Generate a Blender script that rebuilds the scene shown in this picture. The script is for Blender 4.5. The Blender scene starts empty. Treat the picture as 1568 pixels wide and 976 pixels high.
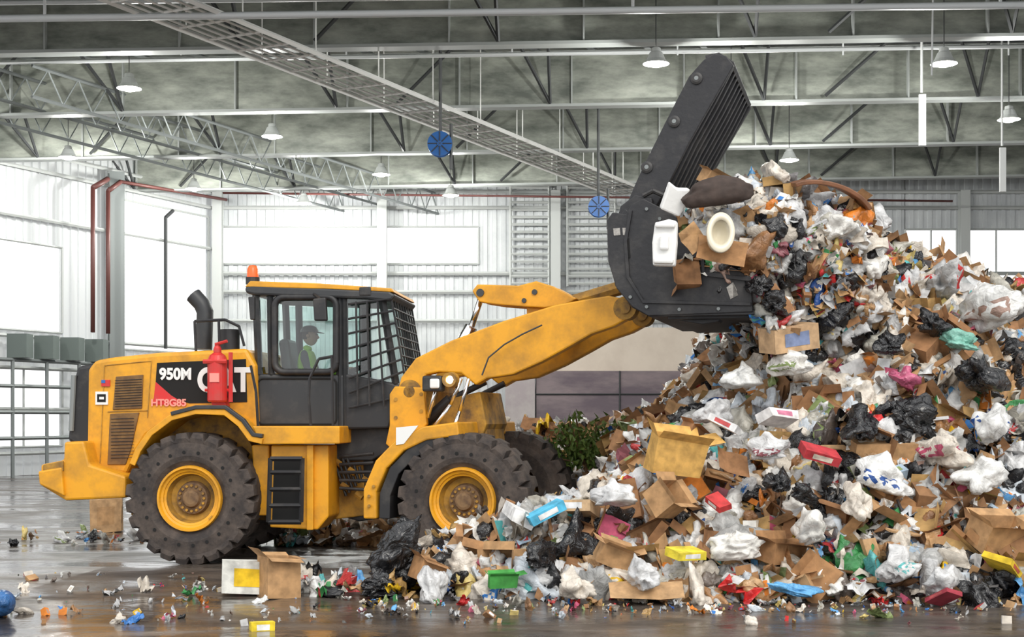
import bpy, bmesh, math, random
import numpy as np
from mathutils import Vector, Matrix, Euler, noise
random.seed(7); rng=np.random.default_rng(7)
sc=bpy.context.scene
sc.view_settings.view_transform='Standard'
CAMZ=1.83; F=2091.0; CX=784.0; HZ=640.0      # survey constants (camera height m, focal, axis, horizon)

# ------------------------------------------------------------------ materials
def mat(name,col,rough=.6,metal=0,noise_amt=0,noise_scale=3,col2=None,bump=0,bump_scale=20,emit=None,estr=0,spec=.5,stretch=None,thr=(.4,.65),rough2=None,detail=6):
    m=bpy.data.materials.new(name); m.use_nodes=True; nt=m.node_tree; b=nt.nodes['Principled BSDF']
    b.inputs['Base Color'].default_value=(*col,1); b.inputs['Roughness'].default_value=rough; b.inputs['Metallic'].default_value=metal
    b.inputs['Specular IOR Level'].default_value=spec
    tc=nt.nodes.new('ShaderNodeTexCoord'); mp=nt.nodes.new('ShaderNodeMapping'); nt.links.new(tc.outputs['Object'],mp.inputs[0])
    if stretch: mp.inputs['Scale'].default_value=stretch
    if col2:
        n=nt.nodes.new('ShaderNodeTexNoise'); n.inputs['Scale'].default_value=noise_scale; n.inputs['Detail'].default_value=detail; n.inputs['Roughness'].default_value=.65
        nt.links.new(mp.outputs[0],n.inputs['Vector'])
        r=nt.nodes.new('ShaderNodeValToRGB'); r.color_ramp.elements[0].position=thr[0]; r.color_ramp.elements[1].position=thr[1]
        r.color_ramp.elements[0].color=(*col,1); r.color_ramp.elements[1].color=(*col2,1)
        nt.links.new(n.outputs['Fac'],r.inputs[0]); nt.links.new(r.outputs[0],b.inputs['Base Color'])
        if rough2 is not None:
            q=nt.nodes.new('ShaderNodeMapRange'); q.inputs[1].default_value=thr[0]; q.inputs[2].default_value=thr[1]; q.inputs[3].default_value=rough; q.inputs[4].default_value=rough2
            nt.links.new(n.outputs['Fac'],q.inputs[0]); nt.links.new(q.outputs[0],b.inputs['Roughness'])
    if bump:
        n2=nt.nodes.new('ShaderNodeTexNoise'); n2.inputs['Scale'].default_value=bump_scale; n2.inputs['Detail'].default_value=5
        nt.links.new(tc.outputs['Object'],n2.inputs['Vector'])
        bp=nt.nodes.new('ShaderNodeBump'); bp.inputs['Strength'].default_value=bump; bp.inputs['Distance'].default_value=.02
        nt.links.new(n2.outputs['Fac'],bp.inputs['Height']); nt.links.new(bp.outputs[0],b.inputs['Normal'])
    if emit: b.inputs['Emission Color'].default_value=(*emit,1); b.inputs['Emission Strength'].default_value=estr
    return m
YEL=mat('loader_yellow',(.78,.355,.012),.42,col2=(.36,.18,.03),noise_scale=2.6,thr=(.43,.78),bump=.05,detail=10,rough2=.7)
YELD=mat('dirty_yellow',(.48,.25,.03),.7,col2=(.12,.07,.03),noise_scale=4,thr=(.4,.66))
BLK=mat('black_paint',(.018,.018,.02),.5,col2=(.06,.055,.05),noise_scale=3,thr=(.5,.75))
CABG=mat('cab_grey',(.03,.032,.035),.45,col2=(.075,.07,.065),noise_scale=3,thr=(.5,.8))
BKT=mat('bucket_black',(.014,.014,.017),.5,col2=(.07,.065,.06),noise_scale=2.5,thr=(.5,.85),bump=.3,bump_scale=14)
RUB=mat('tire_rubber',(.040,.033,.031),.9,col2=(.10,.078,.065),noise_scale=5,bump=.4,bump_scale=18)
HOLE=mat('dark_hole',(.01,.01,.01),.9)
RUST=mat('hub_brown',(.22,.13,.06),.8,col2=(.09,.05,.03),noise_scale=9)
CHR=mat('chrome_rod',(.75,.75,.75),.15,metal=1)
GRL=mat('grille_brown',(.13,.07,.03),.8,col2=(.22,.12,.04),noise_scale=6)
RED=mat('red_paint',(.62,.02,.02),.4,col2=(.5,.05,.04),noise_scale=5)
WHT=mat('white_paint',(.8,.8,.78),.5)
SGN=mat('sign_grey',(.55,.56,.56),.5)
PNK=mat('pink_letter',(.9,.3,.25),.5)
ORG=mat('beacon_orange',(1,.12,.02),.25,emit=(1,.12,.02),estr=.25)
LENS=mat('lamp_lens',(1,.95,.8),.3,emit=(1,.97,.85),estr=30)
GALV=mat('galvanised_web',(.15,.165,.145),.4,metal=.1,col2=(.47,.49,.43),noise_scale=1.1,stretch=(.8,1,2.2),thr=(.34,.74),detail=9)
STL=mat('steel_grey',(.22,.24,.24),.5,metal=.2)
FLG=mat('flange_light',(.56,.58,.57),.45)
FLG2=mat('flange_roof',(.38,.40,.39),.45)
DST=mat('steel_dark',(.045,.048,.05),.6)
SID=mat('siding_white',(.66,.68,.69),.5,col2=(.55,.57,.59),noise_scale=.7)
CRM=mat('cream_panel',(.66,.57,.48),.6,col2=(.58,.49,.41),noise_scale=.8)
PUR=mat('push_wall_concrete',(.13,.10,.12),.7,col2=(.24,.19,.20),noise_scale=.9,stretch=(.5,1,1.5))
CLM=mat('pale_concrete',(.38,.33,.34),.7,col2=(.46,.42,.41),noise_scale=1.2)
REDP=mat('red_pipe',(.12,.04,.035),.5)
PIPE=mat('pipe_white',(.60,.62,.63),.4)
BLU=mat('reel_blue',(.02,.13,.42),.4)
ROOF=mat('roof_deck',(.16,.175,.165),.6,col2=(.30,.31,.28),noise_scale=.5)
SKIN=mat('skin',(.5,.28,.18),.6); HAIR=mat('hair',(.03,.02,.015),.8)
def glass():
    m=bpy.data.materials.new('cab_glass'); m.use_nodes=True; nt=m.node_tree; nt.nodes.clear()
    o=nt.nodes.new('ShaderNodeOutputMaterial'); mx=nt.nodes.new('ShaderNodeMixShader'); t=nt.nodes.new('ShaderNodeBsdfTransparent'); g=nt.nodes.new('ShaderNodeBsdfGlossy')
    t.inputs[0].default_value=(.62,.75,.73,1); g.inputs['Roughness'].default_value=.05; mx.inputs[0].default_value=.1
    nt.links.new(t.outputs[0],mx.inputs[1]); nt.links.new(g.outputs[0],mx.inputs[2]); nt.links.new(mx.outputs[0],o.inputs[0]); return m
GLS=glass()
def translucent(name,col,f):
    m=bpy.data.materials.new(name); m.use_nodes=True; nt=m.node_tree; nt.nodes.clear()
    o=nt.nodes.new('ShaderNodeOutputMaterial'); mx=nt.nodes.new('ShaderNodeMixShader'); t=nt.nodes.new('ShaderNodeBsdfTranslucent'); g=nt.nodes.new('ShaderNodeBsdfDiffuse')
    t.inputs[0].default_value=(*col,1); g.inputs[0].default_value=(*col,1); mx.inputs[0].default_value=f
    nt.links.new(g.outputs[0],mx.inputs[1]); nt.links.new(t.outputs[0],mx.inputs[2]); nt.links.new(mx.outputs[0],o.inputs[0]); return m
BLS=translucent('backlit_siding',(.85,.87,.88),.42)  # translucency added so the left wall glows white from the sky behind

# ------------------------------------------------------------------ mesh helpers
def empty(name,loc=(0,0,0),rz=0,parent=None):
    e=bpy.data.objects.new(name,None); sc.collection.objects.link(e); e.location=loc; e.rotation_euler=(0,0,rz); e.parent=parent; e.empty_display_size=.3; return e
def mk(name,verts,faces,mats,parent=None,smooth=False,midx=None,bevel=0,loc=(0,0,0),rot=(0,0,0),seg=2):
    me=bpy.data.meshes.new(name); me.from_pydata([tuple(v) for v in verts],[],faces)
    if not isinstance(mats,(list,tuple)): mats=[mats]
    for m in mats: me.materials.append(m)
    if midx is not None: me.polygons.foreach_set('material_index',midx)
    bm=bmesh.new(); bm.from_mesh(me); bmesh.ops.recalc_face_normals(bm,faces=bm.faces); bm.to_mesh(me); bm.free()
    if smooth: me.shade_smooth()
    o=bpy.data.objects.new(name,me); sc.collection.objects.link(o); o.parent=parent; o.location=loc; o.rotation_euler=rot
    if bevel:
        b=o.modifiers.new('b','BEVEL'); b.width=bevel; b.segments=seg; b.limit_method='ANGLE'; b.angle_limit=.6
    return o
def prism(name,pts,y0,y1,m,parent=None,bevel=.012):
    n=len(pts); v=[(p[0],y0,p[1]) for p in pts]+[(p[0],y1,p[1]) for p in pts]
    f=[list(range(n)),list(range(2*n-1,n-1,-1))]+[[i,(i+1)%n,n+(i+1)%n,n+i] for i in range(n)]
    return mk(name,v,f,m,parent,bevel=bevel)
def box(name,c,s,m,parent=None,bevel=.0,rot=(0,0,0)):
    v=[(sx*s[0]/2,sy*s[1]/2,sz*s[2]/2) for sx in(-1,1) for sy in(-1,1) for sz in(-1,1)]
    f=[[0,1,3,2],[4,6,7,5],[0,4,5,1],[2,3,7,6],[0,2,6,4],[1,5,7,3]]
    return mk(name,v,f,m,parent,bevel=bevel,loc=c,rot=rot)
def ribbon_pts(path,t):
    P=[Vector((a,b)) for a,b in path]; up=[];dn=[]
    for i,p in enumerate(P):
        d=(P[min(i+1,len(P)-1)]-P[max(i-1,0)]).normalized(); nrm=Vector((-d.y,d.x)); up.append(p+nrm*t/2); dn.append(p-nrm*t/2)
    return up,dn
def ribbon(name,path,t,y0,y1,m,parent=None,bevel=.008):
    up,dn=ribbon_pts(path,t); n=len(up); v=[]
    for y in(y0,y1):
        for a in up: v.append((a.x,y,a.y))
        for a in dn: v.append((a.x,y,a.y))
    f=[]
    for i in range(n-1):
        f+=[[i,i+1,n+i+1,n+i],[2*n+i,3*n+i,3*n+i+1,2*n+i+1],[i,2*n+i,2*n+i+1,i+1],[n+i,n+i+1,3*n+i+1,3*n+i]]
    f+=[[0,n,3*n,2*n],[n-1,3*n-1,4*n-1,2*n-1]]
    return mk(name,v,f,m,parent,bevel=bevel)
def bars(name,segs,r,m,parent=None,n=6,smooth=False):
    V=[];Fc=[]
    for s in segs:
        p,q=Vector(s[0]),Vector(s[1]); rr=s[2] if len(s)>2 else r
        d=(q-p).normalized(); a=d.orthogonal().normalized(); b=d.cross(a); k=len(V)
        off=math.pi/4 if n==4 else 0
        for e in(p,q):
            for i in range(n):
                t=2*math.pi*i/n+off; V.append(e+a*math.cos(t)*rr+b*math.sin(t)*rr)
        Fc+=[[k+i,k+(i+1)%n,k+n+(i+1)%n,k+n+i] for i in range(n)]+[list(range(k+n-1,k-1,-1)),list(range(k+n,k+2*n))]
    return mk(name,V,Fc,m,parent,smooth=smooth)
def poly_tube(name,pts,r,m,parent=None):
    cu=bpy.data.curves.new(name,'CURVE'); cu.dimensions='3D'; s=cu.splines.new('POLY'); s.points.add(len(pts)-1)
    for i,p in enumerate(pts): s.points[i].co=(*p,1)
    cu.bevel_depth=r; cu.bevel_resolution=3; cu.use_fill_caps=True; cu.materials.append(m)
    o=bpy.data.objects.new(name,cu); sc.collection.objects.link(o); o.parent=parent; return o
def lathe_data(prof,n=48,axis='Y',modr=None):
    V=[];Fc=[];k=len(prof)
    for i in range(n):
        a=2*math.pi*i/n
        for j,(h,r) in enumerate(prof):
            if modr: r=modr(i,j,r)
            if axis=='Y': V.append((math.cos(a)*r,h,math.sin(a)*r))
            else: V.append((math.cos(a)*r,math.sin(a)*r,h))
    for i in range(n):
        for j in range(k-1):
            a=i*k+j; b=((i+1)%n)*k+j; Fc.append([a,a+1,b+1,b])
    return V,Fc
def lathe(name,prof,m,parent=None,n=48,axis='Y',loc=(0,0,0),smooth=False,rot=(0,0,0)):
    V,Fc=lathe_data(prof,n,axis); return mk(name,V,Fc,m,parent,smooth=smooth,loc=loc,rot=rot)

# ------------------------------------------------------------------ camera
cam=bpy.data.cameras.new('camera'); co=bpy.data.objects.new('camera',cam); sc.collection.objects.link(co)
co.location=(0,0,CAMZ); co.rotation_euler=(math.pi/2,0,0); cam.sensor_width=36; cam.lens=36*F/1568; cam.shift_y=(HZ-488)/1568; cam.clip_end=300
sc.camera=co

# ------------------------------------------------------------------ world & light
w=bpy.data.worlds.new('sky'); sc.world=w; w.use_nodes=True; bg=w.node_tree.nodes['Background']; bg.inputs[0].default_value=(.98,.99,1,1); bg.inputs[1].default_value=1.55

# ------------------------------------------------------------------ building
FLOOR=bpy.data.materials.new('wet_concrete'); FLOOR.use_nodes=True
nt=FLOOR.node_tree; b=nt.nodes['Principled BSDF']; tc=nt.nodes.new('ShaderNodeTexCoord'); mp=nt.nodes.new('ShaderNodeMapping'); mp.inputs['Scale'].default_value=(.5,1.1,1); mp.inputs['Rotation'].default_value=(0,0,.3)
nt.links.new(tc.outputs['Object'],mp.inputs[0])
n1=nt.nodes.new('ShaderNodeTexNoise'); n1.inputs['Scale'].default_value=1.1; n1.inputs['Detail'].default_value=11; n1.inputs['Roughness'].default_value=.78; n1.inputs['Distortion'].default_value=.6; nt.links.new(mp.outputs[0],n1.inputs[0])
r1=nt.nodes.new('ShaderNodeValToRGB'); e=r1.color_ramp.elements; e[0].position=.38; e[0].color=(.026,.020,.017,1); e[1].position=.72; e[1].color=(.17,.14,.115,1); nt.links.new(n1.outputs[0],r1.inputs[0]); nt.links.new(r1.outputs[0],b.inputs['Base Color'])
n2=nt.nodes.new('ShaderNodeTexNoise'); n2.inputs['Scale'].default_value=.8; n2.inputs['Detail'].default_value=9; n2.inputs['Distortion'].default_value=.8; n2.inputs['Roughness'].default_value=.6; nt.links.new(mp.outputs[0],n2.inputs[0])
q=nt.nodes.new('ShaderNodeMapRange'); q.inputs[1].default_value=.42; q.inputs[2].default_value=.6; q.inputs[3].default_value=.12; q.inputs[4].default_value=.5; nt.links.new(n2.outputs[0],q.inputs[0]); nt.links.new(q.outputs[0],b.inputs['Roughness'])
b.inputs['Specular IOR Level'].default_value=.6
bp=nt.nodes.new('ShaderNodeBump'); bp.inputs['Strength'].default_value=.5; bp.inputs['Distance'].default_value=.02; n3=nt.nodes.new('ShaderNodeTexNoise'); n3.inputs['Scale'].default_value=4; n3.inputs['Detail'].default_value=10; nt.links.new(tc.outputs['Object'],n3.inputs[0]); nt.links.new(n3.outputs[0],bp.inputs['Height']); nt.links.new(bp.outputs[0],b.inputs['Normal'])
mk('floor',[(-45,-8,0),(40,-8,0),(40,75,0),(-45,75,0)],[[0,1,2,3]],FLOOR)

def corr(P0,d,panels,name,m,amp=.05,pitch=.35):
    """corrugated siding: P0 corner, d unit direction in plan, panels (s0,s1,z0,z1)"""
    d=Vector(d); nr=Vector((d.y,-d.x)); V=[];Fc=[]
    for (s0,s1,z0,z1) in panels:
        s=s0; prev=None
        while s<s1-1e-4:
            for ds,of in((0,0),(.45,0),(.5,1),(.95,1)):
                ss=min(s+ds*pitch,s1); p=Vector(P0)+d*ss+nr*(of*amp)
                V+= [(p.x,p.y,z0),(p.x,p.y,z1)]; i=len(V)
                if prev is not None: Fc.append([i-4,i-2,i-1,i-3])
                prev=1
            s+=pitch
        p=Vector(P0)+d*s1; V+=[(p.x,p.y,z0),(p.x,p.y,z1)]; i=len(V); Fc.append([i-4,i-2,i-1,i-3])
    return mk(name,V,Fc,m)
BY=52
corr((0,BY),(1,0),[(-11.3,-1.27,9.09,12.6),(-11.3,-1.27,0,7.68),(-5.0,-4.78,7.68,9.09),(-1.27,14.95,0,12.6),(14.95,26,8.99,12.6),(14.95,26,0,6.8),(16.9,17.2,6.8,8.99)],'wall_back',SID)
u=Vector((-.44,-.898)); 
corr((-11.3,BY),u,[(0,.5,0,12.6),(.5,5.6,9.4,12.6),(.5,5.6,3.9,4.2),(.5,5.6,0,.5),(5.6,8,0,12.6),(8,13,7.4,12.6),(8,13,3.4,4.6),(8,13,0,.9),(13,34,0,12.6)],'wall_left',BLS)
corr((26,BY),(0,-1),[(0,30,0,12.6)],'wall_right',SID)
def lp(s,z,off=0): # point on left wall, off toward inside
    return (-11.3-.44*s+.898*off, BY-.898*s-.44*off, z)
def win(name,a,b,z0,z1,n,left=False):
    g=(lambda s,z:lp(s,z,.08)) if left else (lambda s,z:(s,BY-.1,z))
    S=[(g(a,z0),g(b,z0)),(g(a,z1),g(b,z1))]+[(g(a+(b-a)*i/n,z0),g(a+(b-a)*i/n,z1)) for i in range(n+1)]
    return bars(name,S,.04,FLG,n=4)
win('window_1',-11.25,-5.0,7.68,9.09,1); win('window_2',-4.78,-1.27,7.68,9.09,1); win('window_3',14.95,16.9,6.8,8.99,2); win('window_4',17.2,22,6.8,8.99,4)
win('window_5',.5,5.6,4.2,9.4,1,True); win('window_6',8,13,4.6,7.4,1,True); win('window_7',.5,5.6,.5,3.9,3,True); win('window_8',8,13,.9,3.4,3,True)
box('push_wall',(13.45,BY-1.0,1.78),(25.1,.6,3.57),PUR)
box('wall_cream_panel',(13.3,BY-.6,4.4),(24.8,.4,1.63),CRM)
box('concrete_pier',(.3,BY-1.0,1.85),(1.1,.8,3.7),CLM)
bars('trim_1',[((x,BY-1.33,0),(x,BY-1.33,3.57)) for x in (4,8,12,16)]+[((.9,BY-1.33,2.7),(25,BY-1.33,2.7))],.03,DST,n=4)
G=[((-11.3,BY-.25,z),(26,BY-.25,z)) for z in(9.8,10.4,7.3,6.6,5.5)]
bars('wall_girts',G,.07,FLG,n=4)
bars('wall_girts_side',[(lp(0,z,.2),lp(30,z,.2)) for z in(9.75,10.3,8.2,4.4,3.4,2.1,.7)],.06,FLG,n=4)
def hcol(name,x,y,z1,w=.32,m=STL,rz=0):
    o=prism(name,[(-w/2,0),(w/2,0),(w/2,.03),(.02,.03),(.02,w-.03),(w/2,w-.03),(w/2,w),(-w/2,w),(-w/2,w-.03),(-.02,w-.03),(-.02,.03),(-w/2,.03)],0,z1,m,bevel=0)
    o.matrix_world=Matrix.Translation((x,y,0))@Matrix.Rotation(rz,4,'Z')@Matrix(((1,0,0,0),(0,0,1,0),(0,1,0,0),(0,0,0,1)))
    return o
for x in(-4.9,1.64,17.06,-11.1): hcol('steel_column',x,BY-.65,10.4,.36,FLG)
for s in(6,12.5): p=lp(s,0,.6); hcol('steel_column',p[0],p[1],10.2,.5,STL,.4)
L=[]
for x0,x1 in((-.05,1.4),(2.1,3.9)):
    L+=[((x0,BY-.4,z),(x1,BY-.4,z)) for z in np.arange(6.9,10.6,.28)]+[((x0,BY-.4,6.8),(x0,BY-.4,10.6)),((x1,BY-.4,6.8),(x1,BY-.4,10.6))]
bars('wall_louvres',L,.05,FLG,n=4)
bars('shelf_rack',[(lp(a,z,1.0),lp(b,z,1.0)) for z in(1.2,2.0,2.8,3.6) for a,b in((6.8,11.8),)]+[(lp(s,0,1.0),lp(s,3.6,1.0)) for s in(6.8,8.2,9.6,11)],.06,STL,n=4)
V=[];Fc=[];mi=[]
def addbox(V,Fc,mi,x0,x1,y0,y1,z0,z1,sf,k):
    b=len(V)
    for x in(x0,x1):
        for y in(y0,y1):
            for z in(z0,z1): V.append((x,y,z+sf*x))
    for f in([0,1,3,2],[4,6,7,5],[0,4,5,1],[2,3,7,6],[0,2,6,4],[1,5,7,3]): Fc.append([b+i for i in f]); mi.append(k)
for i in range(4):
    p=lp(7.4+i*1.1,0,1.0); addbox(V,Fc,mi,p[0]-.3,p[0]+.3,p[1]-.3,p[1]+.3,3.67,4.4,0,0)
mk('storage_crates',V,Fc,[mat('crate_grey',(.14,.17,.16),.6)])
# roof
sl=.017
GY=[24.2,30,36,42,48]
Vr=[(-40,19,12.3-.68),(30,19,12.3+.5),(30,56,12.3+.5),(-40,56,12.3-.68)]
mk('ceiling',Vr+[(a,b_,c+.1) for a,b_,c in Vr],[[0,1,2,3],[4,5,6,7],[0,1,5,4],[1,2,6,5],[2,3,7,6],[3,0,4,7]],ROOF)
V=[];Fc=[];mi=[]
for gy in GY:
    addbox(V,Fc,mi,-26,26,gy,gy+.04,10.05,11.40,sl,0)
    addbox(V,Fc,mi,-26,26,gy-.16,gy+.2,9.99,10.06,sl,1)
    addbox(V,Fc,mi,-26,26,gy-.16,gy+.2,11.38,11.45,sl,1)
    for x in np.arange(-25,26,2.95): addbox(V,Fc,mi,x,x+.04,gy-.14,gy,10.05,11.4,sl,1)
mk('roof_girders',V,Fc,[GALV,FLG2],midx=mi)
S=[]
for x in np.arange(-24,26,1.5):
    S.append(((x-5,22.5,11.7+sl*x),(x+10,52,11.7+sl*x),.07))
bars('roof_purlins',S,.07,STL,n=4)
S=[]
for gi,gy in enumerate(GY):
    for k,x in enumerate(np.arange(-24+gi*1.3,25,5.6)):
        z=10.05+sl*x
        S+=[((x,gy-.25,z),(x-.95,gy-1.5,z+1.45)),((x,gy-.25,z),(x-.1,gy-1.6,z+1.5))]
        if k%2: S+=[((x+1.6,gy-.25,z+.1),(x+3.1,gy-.9,z+1.4))]
bars('roof_braces',S,.045,DST,n=4)
bars('roof_tie_rods',[((-26,gy-.5,9.9+o),(26,gy-.5,9.9+o+.7)) for gy,o in((30,1.3),(36,1.2),(42,1.25),(48,1.2))],.035,DST)
bars('sprinkler_pipes',[((-16,26,9.35),(14,26,9.75),.07),((-18,27.5,10.1),(16,27.5,10.5),.05),((-20,33,10.3),(18,33,10.9),.05),((-8.9,26,9.4),(-8.9,26,11.6),.03),((2.3,26,9.6),(2.3,26,11.6),.03),((9.3,26,9.7),(9.3,26,11.6),.03)]
     +[((x,33,10.6),(x,33,11.7),.02) for x in range(-16,17,4)],.06,PIPE,smooth=True)
bars('red_sprinkler_pipe',[((-10.5,49.6,10.0),(16,49.6,9.7),.04),(lp(7.2,9.3,1.3),lp(7.2,4.6,1.3),.08),(lp(7.9,9.3,1.3),lp(7.9,4.6,1.3),.08),(lp(7.2,9.3,1.3),lp(6.6,9.7,1.3),.08),(lp(7.9,9.3,1.3),lp(7.2,9.7,1.3),.09),(lp(6.6,9.7,1.3),lp(1,9.9,1.3),.06)],.05,REDP,smooth=True)
bars('wall_downpipe',[(lp(3.3,9,.4),lp(3.3,4.3,.4),.07),(lp(3.3,9,.4),lp(2.9,9.3,.4),.07)],.06,DST)
S=[]
for o,zz in((0,9.7),(1.5,9.9),(3.6,9.6)):
    a=Vector((-15.2+o,33,zz)); b_=Vector((-6.4+o,52,zz))
    S+=[(a,b_,.045),(a+Vector((0,0,.75)),b_+Vector((0,0,.75)),.045)]
    for i in range(20):
        p=a.lerp(b_,i/20); q_=a.lerp(b_,(i+.5)/20); r_=a.lerp(b_,(i+1)/20); S+=[(p,q_+Vector((0,0,.75)),.02),(q_+Vector((0,0,.75)),r_,.02)]
bars('roof_joists',S,.05,STL,n=4)
# cable tray
a=Vector((-8.1,22.5,9.55)); b_=Vector((4.1,47,9.55)); d=(b_-a).normalized(); nx=Vector((d.y,-d.x,0)); S=[]
for i in range(7):
    o=nx*(-.7+1.4*i/6); S.append((a+o,b_+o,.025 if 0<i<6 else .055))
for i in range(30):
    p=a.lerp(b_,i/29); S.append((p-nx*.7,p+nx*.7,.03))
for i in range(12):
    p=a.lerp(b_,i/11)
    for s in(-.7,.7): S.append((p+nx*s,p+nx*s+Vector((0,0,2.1)),.015))
bars('cable_tray',S,.03,WHT,n=4)
# high bay lamps
LP=[(-8.86,31.6),(-6.5,37),(-4.1,42.8),(-2.1,46.8),(3.1,29.4),(5.6,34.9),(8.2,40.4),(9.3,29.4),(12.7,34.9),(-13,40),(-10.6,45.5),(-16,34),(-7.4,48.5)]
prof=[(.36,.05),(.34,.10),(.26,.11),(.24,.14),(.1,.20),(0,.28),(.02,.26),(.1,.17)]
for x,y in LP:
    E=empty('high_bay_lamp',(x,y,9.45))
    lathe('reflector',prof,FLG,E,24,'Z')
    lathe('bulb',[(-.1,.0001),(-.08,.11),(0,.19),(.06,.17),(.1,.0001)],LENS,E,16,'Z',loc=(0,0,.03))
    bars('hanger',[((0,0,.36),(0,0,2.0))],.012,DST,E)
    li=bpy.data.lights.new('glow','POINT'); li.shadow_soft_size=.12; li.energy=620; li.color=(1,1,.95); lo=bpy.data.objects.new('glow',li); sc.collection.objects.link(lo); lo.parent=E; lo.location=(0,0,-.16)
def reel(x,y,z,r):
    E=empty('blue_hose_reel',(x,y,z)); k=r/.28
    lathe('drum',[(-.12*k,.001),(-.12*k,.06*k),(-.1*k,.07*k),(-.1*k,.28*k),(-.08*k,.28*k),(-.06*k,.2*k),(.06*k,.2*k),(.08*k,.28*k),(.1*k,.28*k),(.12*k,.06*k),(.12*k,.001)],BLU,E,28)
    bars('spokes',[((0,-.11*k,0),(math.cos(t)*.27*k,-.11*k,math.sin(t)*.27*k)) for t in np.arange(0,6.28,.785)],.012*k,DST,E)
    bars('hanger',[((0,.16,-.05),(0,.16,11.4-z)),((0,.16,0),(0,-.05,0)),((.25*k,0,-.6),(.25*k,0,.5))],.04,DST,E,n=4)
reel(-1.74,33,8.44,.30); reel(2.33,36.7,7.5,.28)
bars('hanging_conduits',[((9.6,32,9.45),(9.6,32,11.5),.03),((12.2,34,8.6),(12.2,34,11.5),.03),((8.3,27,8.6),(8.35,27,12),.02)],.06,SGN,n=4)
box('hanging_sign',(9.6,31.95,8.8),(.16,.06,1.2),SGN); box('hanging_sign',(12.2,33.95,8.0),(.15,.06,1.1),SGN)

# ------------------------------------------------------------------ wheel loader
J=Vector((-2.05,18.18)); TR=math.radians(-5); TF=math.radians(-15)
LD=empty('wheel_loader',(J.x,J.y,0)); R=empty('rear_frame',(0,0,0),TR,LD); Fr=empty('front_frame',(0,0,0),TF,LD)
def tr(th,y,pts):
    """side-elevation survey: station readings -> metres in the machine's own plane y"""
    c,s=math.cos(th),math.sin(th); P0=J+Vector((-s*y,c*y)); out=[]
    for px,py in pts:
        dx=(px-CX)/F; t=(-s*P0.x+c*P0.y)/(-s*dx+c); X=t*dx-J.x; Y=t-J.y
        out.append((X*c+Y*s, CAMZ-(py-HZ)/F*t))
    return out
def r_(y,*p): return tr(TR,y,p)
def f_(y,*p): return tr(TF,y,p)
def r3(y,*p): return [(a,y,b) for a,b in tr(TR,y,p)]
def f3(y,*p): return [(a,y,b) for a,b in tr(TF,y,p)]

def wheel(parent,x,side):
    W=empty('wheel',(x,side*1.06,.82),0,parent); W.scale=(1.03,1,1.03)
    if side>0: W.rotation_euler=(0,0,math.pi)
    N=120; hw=.30
    prof=[(-hw+.06,.40),(-hw+.01,.46),(-hw-.01,.52),(-hw,.60),(-hw+.01,.68),(-hw,.735),(-hw+.03,.80),(-.12,.805),(-.04,.80),(.04,.80),(.12,.805),(hw-.03,.80),(hw,.735),(hw-.01,.66),(hw,.58),(hw-.06,.40)]
    def modr(i,j,r):
        ph=i+(0 if j<8 else 2)
        if j in(6,7,10,11) and ph%5==0: return r-.08
        if j in(5,12) and ph%5==0: return r-.035
        return r
    V,Fc=lathe_data(prof,N,'Y',modr); mk('tire',V,Fc,RUB,W)
    V=[];Fc=[]
    for i in range(20):
        a=2*math.pi*i/20+.1; cx,cz=math.cos(a)*.565,math.sin(a)*.565; k=len(V)
        for j in range(10):
            t=2*math.pi*j/10; V.append((cx+math.cos(t)*.022,-hw-.012,cz+math.sin(t)*.022))
        Fc.append(list(range(k,k+10)))
    mk('sidewall_holes',V,Fc,HOLE,W)
    lathe('rim',[(-hw+.055,.405),(-hw-.005,.395),(-hw-.005,.37),(-hw+.03,.355),(-hw+.04,.33),(-hw+.06,.325),(-hw+.07,.30)],YEL,W,48)
    lathe('rim_dish',[(-hw+.07,.30),(-hw+.19,.275),(-hw+.21,.20),(-hw+.21,.14)],YELD,W,48)
    lathe('hub',[(-hw+.21,.21),(-hw+.13,.19),(-hw+.12,.12),(-hw+.07,.1),(-hw+.06,.07),(-hw+.06,.001)],RUST,W,32)
    S=[]
    for i in range(16):
        a=2*math.pi*i/16; S.append(((math.cos(a)*.155,-hw+.16,math.sin(a)*.155),(math.cos(a)*.155,-hw+.10,math.sin(a)*.155)))
    bars('wheel_nuts',S,.017,YELD,W)
    bars('rim_lock',[((.25,-hw+.02,-.25),(.29,-hw+.02,-.21))],.02,YELD,W)
WB=1.86
for pr,x in((R,-WB),(Fr,WB)):
    for s in(-1,1): wheel(pr,x,s)
    bars('axle',[((x,-.95,.8),(x,.95,.8),.14),((x,-.25,.8),(x,.25,.8),.3)],.14,YELD,pr,n=16)
# ---- rear body
hood=r_(-.88,(134,566),(145,552),(175,547),(245,540),(378,534),(392,560),(395,668),(372,655),(345,640),(300,634),(262,642),(225,668),(205,700),(192,728),(150,720),(132,700))
prism('hood',hood,-.88,.88,YEL,R,.05)
prism('rear_radiator_guard',r_(-.82,(118,561),(150,556),(140,700),(103,676),(107,600)),-.82,.82,BLK,R,.05)
bars('rear_guard_bar',[(r3(-.84,(113,575))[0],r3(-.84,(109,660))[0])],.035,STL,R,n=8)  # plain grey bar down the rear guard
prism('counterweight',r_(-1.2,(62,712),(97,705),(98,677),(128,676),(137,712),(192,730),(192,763),(100,767),(62,744)),-1.2,1.2,YEL,R,.03)
prism('tow_bumper',r_(-1.23,(66,712),(97,706),(97,722),(66,722)),-1.24,-1.2,YELD,R,.01)
prism('counterweight_step',r_(-1.22,(60,722),(96,716),(100,760),(62,742)),-1.26,-.9,YEL,R,.02)
ribbon('rear_fender',r_(-1.34,(203,712),(212,690),(230,664),(262,640),(300,630),(345,632),(368,650),(384,672),(402,676)),.075,-1.36,-.6,YEL,R)
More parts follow.
